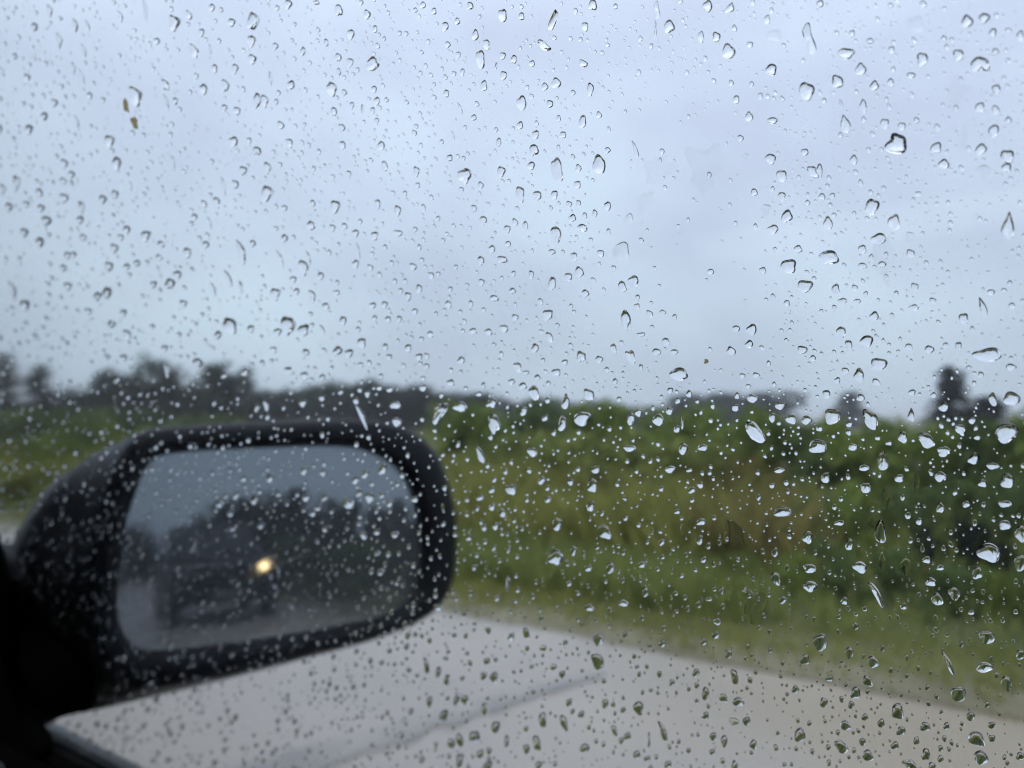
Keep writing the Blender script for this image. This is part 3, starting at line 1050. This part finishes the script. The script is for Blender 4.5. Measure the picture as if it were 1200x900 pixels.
# ------------------------------------------------------------------ rain on the window
DROPS = """64,13,8,17,15,s;94,30,10,18,15,s;109,30,7,15,20,s;75,48,8,22,12,s;104,60,7,20,15,s;147,19,8,17,20,s;176,12,5,28,8,s;210,27,14,20,0,p;227,18,7,12,20;47,32,8,12
92,80,6,17,10,s;102,91,6,24,18,s;118,76,4,12,8,s;233,60,10,18,20;164,112,14,26,15;199,99,10,14,20;200,120,8,22,18,s;211,118,6,10,10;133,165,9,18,10;70,120,8,11,10
58,136,8,12;40,151,9,13;5,150,7,13,15;96,143,6,22,20,s;24,66,6,9;190,48,8,9;38,91,6,12,10;111,112,6,10,10
343,5,10,13;301,25,12,24;277,26,9,11;254,9,7,10;242,38,7,11;252,58,5,15,5,s;300,48,10,16,5;301,69,11,13;281,80,8,13;269,100,9,17,8;257,80,7,12,5;244,104,10,14,5
306,118,9,20;315,118,8,18,8;283,129,8,11,10;268,126,7,10;279,165,11,14;306,176,12,11;297,164,6,9;328,54,7,10;344,167,9,13,15;346,99,10,12;334,146,9,11,10;322,92,6,20,5,s
360,60,6,12;378,35,5,8;393,104,12,18,15;387,50,6,11;402,12,10,16,5;435,17,9,13;416,40,9,14,5;401,67,9,11;415,73,8,13;402,84,5,11,5;441,75,17,17,0,p;444,34,7,10;443,104,8,9
408,108,8,9;396,130,9,11;446,118,8,11;405,149,9,11;406,169,9,11,10;451,170,10,12;429,127,5,13,0,s;417,123,6,10;441,129,6,10;428,3,6,8;376,3,9,6;446,141,6,9
500,6,8,9;513,13,7,9;526,31,9,13;555,7,9,11;593,18,11,18,5;615,19,8,10;561,41,9,14;574,52,9,14,10;567,69,12,24,5;540,25,7,10;571,100,9,14;593,65,8,10;594,88,9,12;585,77,6,10,-10,s
606,69,8,11;627,74,8,9;641,53,18,14,20,k;652,23,13,28,-18,t;698,6,11,15;689,31,9,12;678,13,6,9;687,74,11,10,20;655,97,13,14;642,101,9,10;648,121,9,10;695,104,9,17;615,120,13,19,5
613,146,9,10;631,157,9,12;629,175,12,16;686,141,13,18,-5,t;705,134,8,9;663,157,9,9;543,127,8,16,18,s;559,137,8,8;588,166,7,12,-10;535,158,5,13,18,s;541,64,7,9;529,52,7,9;536,86,7,7;546,84,6,10
490,155,7,8;527,109,8,10;675,108,6,8;658,138,6,9;715,175,8,8;773,11,9,24,0,k;771,34,6,24,0,s;787,31,14,17;832,7,12,16;858,9,15,13,-25,t;824,43,8,16;842,43,11,13;856,60,18,19;863,33,7,9
881,52,9,8;901,23,9,12,-5;910,41,19,16,0,f;906,81,15,15;950,45,19,40,8,k;947,106,20,24;865,116,9,11;880,136,10,13;907,141,14,10,0,d;883,98,6,8;747,174,10,22,20,s;870,161,8,9
905,185,14,14;945,177,10,9;918,205,14,16;876,184,11,14,0,f;954,200,18,16,0,k;963,4,9,10;993,62,23,14,5;1010,81,14,17,-5;983,95,15,18,10;1026,100,12,13,-10;1013,123,13,18,0,t;992,144,18,22,10,t
1074,28,22,22,0,f;1134,25,15,17;1154,21,14,14,-15;1082,69,15,18,-5;1124,64,14,16;1149,75,25,20,0,p;1122,110,30,42,-10,m;1168,104,11,14;1167,128,10,13;1149,125,13,13,-10;1182,140,9,9;1165,152,13,17,-10
1052,168,27,28,0,p;1098,172,15,14,-10;1150,174,14,16,-20;1181,182,18,18;1058,147,10,11;1038,144,11,14;1069,88,11,9,0,d;1083,5,9,10;1045,6,7,7;1164,38,10,12,-10;1182,35,9,6;1028,48,9,8,0,f
1000,39,8,9;1021,48,10,8,0,d;1046,58,8,10;1045,96,9,11;987,121,7,13,15,s;1075,140,8,8;1099,148,8,9;1107,45,8,8;1167,60,9,9;1130,160,10,40,-15,m;1196,42,10,14
81,191,8,13,15;142,191,9,19,8;208,190,7,20,10,s;90,204,8,11;80,211,9,9;81,231,11,13;52,225,8,12,15;60,258,12,14;37,238,9,9;54,243,9,11;16,242,7,12,10;8,221,6,16,15,s;24,214,6,22,8,s
34,272,8,14,8;52,283,9,14,10;103,277,9,10;99,257,7,12;100,243,7,20,10,s;126,233,9,13;140,227,8,12;159,217,5,13,15,s;176,275,11,14;154,268,9,11;147,277,8,9;139,290,8,14,10;133,311,10,14,5
154,311,8,9;166,307,9,9;194,285,10,9,15;192,300,9,8,10;224,295,8,14,10;213,321,10,13;204,331,12,14;185,332,8,10;130,342,10,16;119,346,8,12;85,334,10,12;80,313,8,10;85,298,9,10;92,297,7,9
233,253,7,9;220,354,10,10;20,340,9,26,20,s;34,356,10,14,10;290,199,10,12;281,215,9,12;318,196,8,15,10;317,226,13,20;267,218,6,26,12,s;259,236,8,15,12;244,238,7,10,15;251,260,6,18,20,s
397,241,12,18;369,263,10,12,15;371,237,7,9;338,243,8,9;455,194,8,15,8;413,203,7,10;408,264,8,9;394,266,8,10;443,275,9,12;447,238,7,14,8;421,272,9,10;470,246,9,15;471,272,13,9,15,d
287,295,14,32,18,s;333,302,8,24,25,s;366,301,7,20,18,s;360,312,12,20,15;301,284,8,9;246,286,9,12;424,293,7,22,12,s;421,308,8,12;438,312,7,9,15;380,322,8,10;348,326,9,9;327,343,11,16,10
352,340,8,9;370,345,12,16,20,s;272,325,12,22,25,s;287,335,5,18,12,s;255,338,8,18,18,s;441,356,9,8;455,355,8,9;386,357,10,9;399,341,9,7;338,278,8,11;492,200,8,14,5;548,205,17,20,0,p;591,200,11,14
626,193,10,11;531,184,8,9;567,216,8,9;613,226,11,21,5;633,228,11,13;653,227,9,12;656,198,15,32,12;705,192,17,25;681,196,8,10;680,215,9,10;715,240,9,12;674,254,10,10;681,237,7,9;670,238,8,9
559,243,8,10;570,257,9,13;575,239,8,9,0,f;598,267,9,10;607,259,8,10,15;619,263,7,12;655,273,13,22,8;686,266,13,11,20,d;700,249,7,11;580,290,9,10;567,304,9,12;592,303,15,10,15,d;650,294,10,8,0,d
676,299,9,11,15;682,317,10,14,15;669,323,10,12;650,330,14,18,-5,t;689,342,10,10;626,320,7,11;604,339,9,8;583,348,12,9,15,d;568,329,8,9;509,321,8,9,15;488,311,9,10,20;495,337,8,12;482,346,8,13
529,355,9,9,20;599,284,8,7;707,295,9,9,20;605,319,6,8;886,224,9,10;918,229,11,12;900,245,13,16,0,f;924,252,15,16,-10;908,267,14,12;937,290,11,10;926,310,22,18;896,315,9,9;945,334,20,18,0,d
835,317,10,8,0,d;731,293,22,24,0,f;745,328,14,16;732,334,11,14,15;722,313,7,9;740,255,11,14,0,f;750,347,6,9;749,357,8,8;924,353,8,8;948,236,7,7;1002,186,10,12;962,199,9,18;1028,189,9,9,0,f
1107,191,14,13;1023,241,18,22,-15;1049,259,16,21,-5;1031,279,20,16,0,d;972,260,12,17;1012,290,11,11;973,301,27,20,0,d;1068,295,11,11;1012,310,12,9,0,d;1035,308,11,8,0,d;1182,263,22,34,-5,t;1180,195,13,12
1152,200,20,18,0,f;1067,276,12,14,-10,f;1077,226,10,7,0,d;977,228,7,8;965,229,9,9;981,337,11,14;1003,335,8,8;1073,334,10,11;1094,350,9,8;1162,340,11,7;1177,338,8,6;1184,330,7,9;1186,356,8,9
1152,358,16,26,20,s;1072,358,13,8;989,351,12,9,0,d;1006,351,10,7;150,365,8,9;109,363,9,9;136,378,10,10;154,390,9,12,20;150,417,9,9;198,406,8,8;200,432,7,20,18,s;236,424,11,15,10;131,416,9,7
143,443,9,9;274,380,16,22,22;298,384,7,12;260,391,8,11;341,380,16,24,10;360,385,14,16,0,p;330,387,10,10;406,374,9,11;382,385,8,14,25,s;428,400,10,14,10;400,409,12,12,-10;413,412,11,11;325,408,8,9,20
363,411,9,10;343,432,16,9,0,k;292,434,9,10;312,423,6,8;361,438,9,10,20;268,438,8,8;459,372,8,8;472,372,7,9;382,440,8,8;460,416,8,8;427,425,8,6;449,452,8,7;461,454,8,8;435,459,7,9;404,457,7,7
316,472,9,17,20,s;306,476,7,10;360,470,9,10;382,464,8,8;428,486,9,32,30,s;467,472,14,10,15;469,492,11,12,20;490,363,8,8;508,390,8,9,20;482,406,8,11;495,416,9,9;498,395,7,6;504,427,7,8;544,420,10,9
558,386,10,8;576,387,10,9,20;594,383,11,11,15;607,370,9,9;630,406,10,12;645,367,14,14,-5;647,393,9,13,20;610,428,10,13,20;620,434,10,5;655,434,12,10;684,416,13,14,0,p;665,422,9,7;705,419,10,10
633,440,8,8;603,445,9,8;616,450,11,9;629,458,13,18,15;693,460,14,15,15;500,452,10,9;532,446,10,9;570,449,5,8;565,459,8,7;580,470,13,12,0,p;666,468,13,20,0,t;543,475,18,14,20,d;518,482,14,26,-20,p
582,494,14,24,15,p;617,479,9,13;642,487,8,9;685,489,21,20,0,d;662,493,14,20,0,t;566,530,14,22,25,s;627,527,12,12,20;736,373,13,26,5;764,366,9,10,15;779,364,9,7;754,390,12,6,0,d;783,398,10,10,15
793,410,10,7;772,410,12,9;742,416,12,18,15,p;722,406,8,13,15;798,437,24,18,0,d;865,383,10,9;883,384,14,14,-5;880,401,11,10,-10;859,409,12,11,20;942,408,13,12,0,d;954,417,9,7;888,437,10,7
872,438,9,7;884,465,14,12,15,d;866,461,6,9;879,450,7,6;788,455,8,8;810,459,8,9;797,467,7,8;787,479,10,9,15;751,481,9,10;774,490,15,17,10,d;742,488,10,16;802,492,6,20,0,s;796,500,9,9;864,475,10,9
886,504,27,27,25,k;916,473,14,11,0,d;907,486,9,13;929,489,14,14,20,d;947,490,14,12,0,d;960,521,24,20,0,d;803,523,12,14;826,522,14,9,0,d;741,523,16,9,0,d;1026,368,12,11;987,387,12,16;996,402,10,14
1017,398,18,16,0,d;1031,425,22,18,0,d;1008,437,13,18;992,432,10,9;1130,371,13,15;1066,404,11,9;1090,407,12,11;1109,402,7,8;1124,403,9,12;1158,414,38,20,-5,d;1185,428,14,10,0,d;1150,436,8,8;1136,428,7,6
983,443,8,8;970,459,11,11;1028,445,10,10,20;1010,463,11,9;1070,457,10,8;1095,460,8,7;1164,465,10,18,8;1186,465,22,20,0,d;1107,474,13,12;1069,483,11,18,0,t;977,486,20,24,-5,d;1022,490,18,30,20,d
997,494,9,8;962,499,9,8;1059,509,12,15;1087,514,20,22,25,d;1107,526,18,12,0,p;1126,500,14,14,25,p;1140,490,10,8;1180,505,30,28,-5,d;1001,521,12,9;1030,510,8,6;1043,516,9,6;1142,534,15,14,-20
1146,509,9,7;996,503,7,9;361,549,9,10;383,551,8,9;291,558,8,8;321,557,8,12;452,547,10,14;432,553,9,10;421,560,9,10;425,575,8,9;437,580,10,14,15;452,577,7,9;461,587,8,9;412,587,12,14,30;385,580,9,9
363,580,10,10;302,582,8,14;281,578,8,10;270,578,7,8;262,588,10,8;275,598,10,9;331,576,7,7;377,592,9,8;371,598,9,9;310,613,10,7;278,616,12,7;446,620,9,8;430,624,7,12,20;330,664,5,12,20
467,623,10,8;446,645,9,6;450,667,9,8;490,582,9,8;523,592,4,12,15;566,580,10,8;583,559,7,7;580,571,8,9;602,570,14,14,0,p;638,560,10,10;645,582,9,8;697,566,13,17;695,590,10,13;672,562,8,8;656,611,12,16
580,591,8,9;592,598,8,12,25;584,613,8,10;571,615,7,8;599,640,6,10;553,627,8,7;582,638,7,8;675,642,8,12;654,650,19,18,0,p;711,620,16,18,25;692,662,10,9;598,680,8,20,0,s;586,697,7,8;517,708,11,8,20
701,547,12,10;718,662,10,14;670,680,7,7;693,708,12,9,20;788,547,14,9;810,548,8,5;823,565,8,8;813,571,9,9;919,597,24,14,0,d;822,629,9,12;796,596,8,7;824,608,12,9;801,615,4,12,0,s;948,626,12,16
910,643,9,12;891,579,6,9;911,674,12,16,20;759,690,9,12;733,703,14,8,25;755,658,9,8;801,671,8,5;919,699,11,9;848,688,7,9;827,652,8,8;778,632,8,8;736,604,7,6;833,698,9,5;907,566,8,6;915,548,14,7
951,663,17,12,15,d;951,684,18,14,15,d;1036,536,20,24,0,t;1014,545,14,8;969,556,13,14;1016,568,14,14;1103,556,16,14,0,d;1055,557,13,10;1075,562,10,20,0,f;1059,579,7,8;1039,580,14,28,0,f;1164,543,17,9,15,d
1181,561,19,20,0,d;1152,563,12,9;1120,574,7,6;1133,587,10,9;1178,587,17,10,0,d;1103,591,10,14,0,p;1065,600,9,9;1078,607,9,9;1178,612,16,14,0,d;1033,618,20,30,0,t;985,609,14,7,-25;997,634,10,16
1068,629,6,9;1035,654,9,22,0,f;1082,638,6,12;1087,652,11,9;1103,661,11,7;1009,661,17,14,25;1160,645,30,26,15,d;1146,667,14,16;1196,655,16,22;1197,622,16,24,0,d;991,700,9,10;1028,692,14,34,35,s
1099,698,14,16,20;1119,691,15,16,20;1092,678,14,10;1062,660,14,22,0,f;1139,713,9,6;1060,706,9,8;602,743,8,10;620,738,8,14,15;640,755,9,8,0,f;704,746,12,15;703,771,15,20,25;652,777,9,8,0,f
662,786,8,9;574,771,8,9;570,788,8,10;582,790,10,12,20;503,776,10,22,15,s;527,793,6,14;517,784,6,14;507,818,7,14;548,816,9,12,20;538,817,7,12;523,835,10,13;571,826,7,16;670,819,8,10;712,820,9,11
664,842,9,20,20;639,839,9,20,10;684,833,8,9;584,848,11,14;559,859,14,12,15;566,879,9,11;542,887,9,17;574,894,11,12;542,863,8,18,20;532,867,9,12,30;597,864,6,16;632,866,9,20,15;688,872,12,11
634,892,8,10;620,873,8,12,15;751,825,13,17,15;779,852,13,26,25,s;829,808,9,17;850,813,11,11,20;867,818,14,11,15;863,788,13,20,0,k;818,784,9,10;790,795,7,9;829,834,9,9;862,840,13,10,15,f;877,840,10,11
838,858,9,10;851,863,8,16;885,867,10,12;939,856,15,17;863,892,8,14;749,879,9,10;785,891,10,8;738,858,9,9;731,863,7,8;723,851,7,14,20;761,884,10,6;763,862,6,20,0,s;837,876,8,7;934,803,9,10
843,724,10,9;841,740,10,9;856,762,10,11;827,748,8,9;779,750,9,9;945,768,13,13;963,748,18,22;997,760,11,15;1024,771,13,15,15;974,790,10,8;1018,793,12,14,20;1004,807,13,16;967,818,10,13;999,821,8,10
1015,835,9,9;1034,842,10,11;992,845,13,12,20;1053,828,16,21;1057,851,12,11,-5;1085,846,14,11,10;1110,845,8,10;1124,808,21,18;1138,834,11,11;1157,820,8,8;1163,844,11,9;1163,859,10,9;1145,860,22,18,25
1150,882,17,18,15;1075,862,8,11;1103,871,7,8;1086,878,11,16;1103,883,8,9;1093,892,10,11;1068,892,22,16,20,k;1018,880,14,14,15;987,870,20,16,20,k;1012,864,9,9;1050,868,11,10;1157,743,20,18,20,d
1112,773,11,30,32,s;1154,778,22,13,0,d;1180,795,14,20,15;1196,762,12,12;1127,750,8,8;1035,755,6,9;1004,729,9,9;973,888,6,9;1196,880,12,10;830,195,52,58,0,m;776,198,40,36,-20,m;760,236,22,30,-20,m
866,655,60,90,0,m;885,705,34,40,0,m;1040,300,30,60,0,m"""
W_X = FW * -1.0                                          # along the pane, to the right in the picture


def outline(x, y, w, h, tilt, typ, rng, n):
    """outline of a drop in picture pixels, around its middle"""
    a2, a3, a4 = rng.uniform(0, 6.28), rng.uniform(0, 6.28), rng.uniform(0, 6.28)
    amp = dict(o=.085, s=.06, d=.075, t=.07, p=.11, k=.08, f=.09, m=.15).get(typ, .05)
    k5 = rng.uniform(0, 6.28)
    sh = math.tan(math.radians(tilt))
    out = []
    bow = rng.uniform(.12, .3)
    for i in range(n):
        a = 2 * math.pi * i / n
        cx, cy = math.cos(a), math.sin(a)                # cy > 0 is down in the picture
        r = 1 + amp * math.sin(2 * a + a2) * .5 + amp * math.sin(3 * a + a3) + amp * .7 * math.sin(4 * a + a4)
        if typ in 'pm':
            r += amp * .6 * math.sin(5 * a + k5) + (amp * .4 * math.sin(9 * a + a2) if typ == 'm' else 0)
        e = .97
        px = math.copysign(abs(cx) ** e, cx) * r
        py = math.copysign(abs(cy) ** e, cy) * r
        if typ == 't':
            px *= .72 + .34 * py
        elif typ == 'd':
            py = py * (.8 if py > 0 else 1.0)
            px *= 1 - .12 * py
        elif typ == 'k':
            px *= .62 + .42 * py * py + .12 * py
            px += .25 * math.sin(py * 2.2)
        elif typ == 's':
            px = px * .55 * (1 - .25 * py * -1) - bow * (1 - 2 * (py * .9) ** 2) * -.6
        elif typ == 'o':
            px *= 1 + .07 * py
        X, Y = px * w / 2, py * h / 2
        if typ != 'k' or True:
            X += sh * Y * .8
        out.append((x + X, y + Y))
    return out


CA = math.radians(68)                                    # contact angle of the water


def cap(q_):
    return (math.sqrt(1 / math.sin(CA) ** 2 - q_ * q_) - 1 / math.tan(CA)) / (1 / math.sin(CA) - 1 / math.tan(CA))


PROF = [(q_, cap(q_)) for q_ in (0, .25, .47, .65, .79, .89, .96, 1.0)]
PROF_T = [(q_, cap(q_)) for q_ in (0, .6, .88, 1.0)]
PROF_M = [(k_ / 16, 1 - (k_ / 16) ** 4) for k_ in range(17)]
PROF_S = [(q_, cap(q_)) for q_ in (0, .45, .75, .92, 1.0)]


def drop_geo(pts, hf, rng, prof, film=False):
    """lens of water on the pane from an outline of window points; returns verts, faces (closed)"""
    n = len(pts)
    c = sum(pts, Vector((0, 0, 0))) / n
    c = c - W_UP * 0.0
    wx = max(abs((p - c).dot(FW)) for p in pts)
    wy = max(abs((p - c).dot(W_UP)) for p in pts)
    H = hf * 2 * min(wx, wy)
    peak = c
    skew = (W_UP * rng.uniform(.55, .95) - FW * rng.uniform(.3, .8)).normalized()      # shape skewed steeper to the upper rear so that rim turns dark
    ks = 0 if film else rng.uniform(.35, .65)
    g = W_N * .00003
    v, f = [], []
    v.append(peak + W_N * H + g)
    for (s, z) in prof[1:]:
        cc = peak.lerp(c, s)
        for p in pts:
            q = cc + (p - c) * s
            dd = p - c
            hz = z * (1 + ks * s * dd.dot(skew) / max(dd.length, 1e-9))
            if film and 0 < z:
                hz = z * (1 + .8 * noise.noise(q * 150))
            v.append(q + W_N * (H * max(hz, 0)) + g)
    m = len(prof) - 1
    for i in range(n):
        j = (i + 1) % n
        f.append((0, 1 + i, 1 + j))
        for k in range(m - 1):
            a = 1 + k * n
            f.append((a + i, a + n + i, a + n + j, a + j))
    b = len(v)
    for p in pts:
        v.append(p + g)
    v.append(c + g)
    for i in range(n):
        f.append((b + n, b + (i + 1) % n, b + i))
    return v, f


def oriented(v, f):
    """make the cap face away from the pane"""
    a, b_, c_ = (v[k] for k in f[0])
    if (b_ - a).cross(c_ - a).dot(W_N) < 0:
        f = [t[::-1] for t in f]
    return f


def drop_mesh(name, v, f):
    me = bpy.data.meshes.new(name)
    me.from_pydata([tuple(p) for p in v], [], f)
    me.polygons.foreach_set('use_smooth', [True] * len(me.polygons))
    me.update()
    return me


cat = []
for item in DROPS.replace('\n', ';').split(';'):
    if not item.strip():
        continue
    q = item.split(',')
    x, y, w, h = map(float, q[:4])
    w, h = w * .88, h * .9
    tilt = float(q[4]) if len(q) > 4 else 0
    typ = q[5] if len(q) > 5 else 'o'
    cat.append((x, y, w, h, tilt, typ))
big = sorted(cat, key=lambda d: -d[2] * d[3])[:300]
bigset = set(id(d) for d in big)


def region(x, y):
    col = 'left' if x < 400 else 'middle' if x < 800 else 'right'
    if y < 170:
        return 'top %s sky' % col
    if y < 320:
        return 'mid-height %s sky' % col
    if y < 450:
        return 'lower %s sky' % col
    if x < 525 and 500 < y < 720:
        return 'mirror'
    if y < 520:
        return {'left': 'treeline above the mirror', 'middle': 'middle treeline', 'right': 'right treeline'}[col]
    if y > 712 + (x - 520) * .19:
        return 'grey road, middle' if x < 800 else 'grey road, right'
    if y < 620:
        return 'upper green bank, %s' % col
    return 'lower green bank, %s' % col


SHAPE = dict(o='oval', s='slanting streak', d='domed', t='teardrop', p='angular', k='two-lobed', f='faint flat', m='smeared')
buckets = {}
for d in big:
    x, y, w, h, tilt, typ = d
    sz = 'big' if w * h > 300 else 'medium' if w * h > 170 else 'small'
    buckets.setdefault((region(x, y), sz, SHAPE[typ]), []).append(d)
ORD = 'first second third fourth fifth sixth seventh eighth ninth tenth eleventh twelfth thirteenth fourteenth fifteenth sixteenth seventeenth eighteenth nineteenth twentieth'.split()
LAB = {}
for (rg, sz, shp), L in buckets.items():
    L.sort(key=lambda d: d[0])
    for i, d in enumerate(L):
        if len(L) == 1:
            LAB[id(d)] = 'the one %s %s raindrop on the window against the %s' % (sz, shp, rg)
        elif i == 0:
            LAB[id(d)] = 'leftmost of the %s %s raindrops against the %s' % (sz, shp, rg)
        elif i == len(L) - 1:
            LAB[id(d)] = 'rightmost of the %s %s raindrops against the %s' % (sz, shp, rg)
        else:
            LAB[id(d)] = '%s from the left of the %s %s raindrops against the %s' % (ORD[i], sz, shp, rg)

DR = random.Random(5)
stuff_v, stuff_f = [], []


def hfac(typ, rng):
    if typ == 'f':
        return rng.uniform(.06, .10)
    if typ == 'm':
        return rng.uniform(.006, .009)
    if typ == 's':
        return rng.uniform(.36, .48)
    return rng.uniform(.33, .46)


for d in cat:
    x, y, w, h, tilt, typ = d
    is_big = id(d) in bigset
    n = 40 if typ == 'm' else (28 if is_big else 16)
    pts = [on_window(px, py) for px, py in outline(x, y, w, h, tilt, typ, DR, n)]
    v, f = drop_geo(pts, hfac(typ, DR) * (2.2 if y < 400 else 1) if typ == 'm' else hfac(typ, DR), DR, PROF_M if typ == 'm' else PROF if is_big else PROF_S if max(w, h) < 9 else PROF, film=(typ == 'm'))
    f = oriented(v, f)
    if is_big:
        c = sum(pts, Vector((0, 0, 0))) / n
        o = link('raindrop', drop_mesh('raindrop', [p - c for p in v], f), 'water')
        o.location = c
        tag(o, LAB[id(d)], 'raindrop', 'raindrops on the side window')
    else:
        b = len(stuff_v)
        stuff_v += v
        stuff_f += [tuple(i + b for i in t) for t in f]

# the fine droplets between them, over the whole pane
cells = {}
for d in cat:
    if d[5] == 'm':
        continue
    cells.setdefault((int(d[0] // 40), int(d[1] // 40)), []).append((d[0], d[1], max(d[2], d[3]) / 2))


def free(x, y, r):
    if (x - 310) ** 2 + (y - 663) ** 2 < 144:
        return False
    i, j = int(x // 40), int(y // 40)
    for a in (-1, 0, 1):
        for b in (-1, 0, 1):
            for (cx, cy, cr) in cells.get((i + a, j + b), ()):
                if (cx - x) ** 2 + (cy - y) ** 2 < (cr + r + 1.0) ** 2:
                    return False
    return True


def density(x, y):
    """fine droplets lie denser low on the pane and towards the mirror"""
    s = .7
    if y > 430:
        s = .8
    if x < 560 and y > 440:
        s = 1.0
    if x < 480 and y < 430:
        s = .8
    if 700 < x < 900 and 130 < y < 420:
        s = .12
    s *= .8 + .5 * noise.noise(Vector((x / 90, y / 90, 3.3)))
    return s


tries = made = 0
while made < 6300 and tries < 80000:
    tries += 1
    x, y = DR.uniform(-10, 1210), DR.uniform(-10, 910)
    if DR.random() > density(x, y):
        continue
    s = DR.uniform(1.5, 3.4) if DR.random() < .6 else DR.uniform(3.0, 6.0)
    if x < 420:
        s *= .88
    w, h = s, s * DR.uniform(1.0, 1.5)
    if not free(x, y, h / 2):
        continue
    cells.setdefault((int(x // 40), int(y // 40)), []).append((x, y, h / 2))
    pts = [on_window(px, py) for px, py in outline(x, y, w, h, DR.uniform(-5, 18), 'o', DR, 9)]
    v, f = drop_geo(pts, DR.uniform(.28, .42), DR, PROF_S)
    f = oriented(v, f)
    b = len(stuff_v)
    stuff_v += v
    stuff_f += [tuple(i + b for i in t) for t in f]
    made += 1
# and on the part of the pane beyond the picture
for k in range(15000):
    fpos, u = DR.uniform(W_F0 + .03, W_F1 - .1), DR.uniform(BELT_U + .01, W_TOP - .02)
    if u > BELT_U + .06 and fpos > .36 + (W_F1 - .38) * (W_TOP - u) / (W_TOP - BELT_U - .06) - .03:
        continue
    c = win(fpos, u)
    q = c - CAM
    dz = q.dot(C_F)
    if dz > .02:
        px, py = 600 + PXF * q.dot(C_R) / dz, 450 - PXF * q.dot(C_U) / dz
        if -15 < px < 1215 and -15 < py < 915:
            continue
    r = DR.uniform(.0004, .0012) * (2 if DR.random() < .14 else 1)
    pts = [c - FW * (math.cos(a) * r) + W_UP * (math.sin(a) * r * 1.2) for a in (-i * 2 * math.pi / 8 for i in range(8))]
    v, f = drop_geo(pts, DR.uniform(.3, .42), DR, PROF_T)
    f = oriented(v, f)
    b = len(stuff_v)
    stuff_v += v
    stuff_f += [tuple(i + b for i in t) for t in f]
o = link('fine_droplets', drop_mesh('fine_droplets', stuff_v, stuff_f), 'water')
tag(o, 'fine rain droplets scattered over the whole side window', 'droplets', kind='stuff')

# specks of dirt on the glass
for (x, y, w, h, t, lab) in ((154, 123, 6, 17, 15, 'brown speck of dirt beside the upper left drop'), (164, 143, 8, 14, 20, 'olive speck of dirt below the upper left drop'),
                             (830, 421, 5, 6, 0, 'tiny dark speck on the glass over the grey trees')):
    pts = [on_window(px, py) for px, py in outline(x, y, w, h, t, 'm', DR, 18)]
    v, f = drop_geo(pts, .12, DR, PROF_S)
    o = link('dirt_speck', drop_mesh('dirt_speck', v, oriented(v, f)), 'dirt')
    tag(o, lab, 'dirt', 'dirt specks on the window')

# ------------------------------------------------------------------ rain haze over the field
hz = bpy.data.materials.new('rain_haze')
hz.use_nodes = True
hz.node_tree.nodes.clear()
ho = hz.node_tree.nodes.new('ShaderNodeOutputMaterial')
hv = hz.node_tree.nodes.new('ShaderNodeVolumePrincipled')
hv.inputs['Color'].default_value = (.93, .95, 1, 1)
hv.inputs['Density'].default_value = .0016
hv.inputs['Anisotropy'].default_value = .2
hz.node_tree.links.new(hv.outputs[0], ho.inputs['Volume'])
H_, T_ = 2600, 9
hb = [Vector((-H_, -H_, -1.1)), Vector((H_, -H_, -1.1)), Vector((H_, H_, -1.1)), Vector((-H_, H_, -1.1))]
tag(link('haze', prism('haze', hb, UP * (T_ + 1.1)), hz), 'thin grey rain haze over road and field', 'haze', kind='stuff')
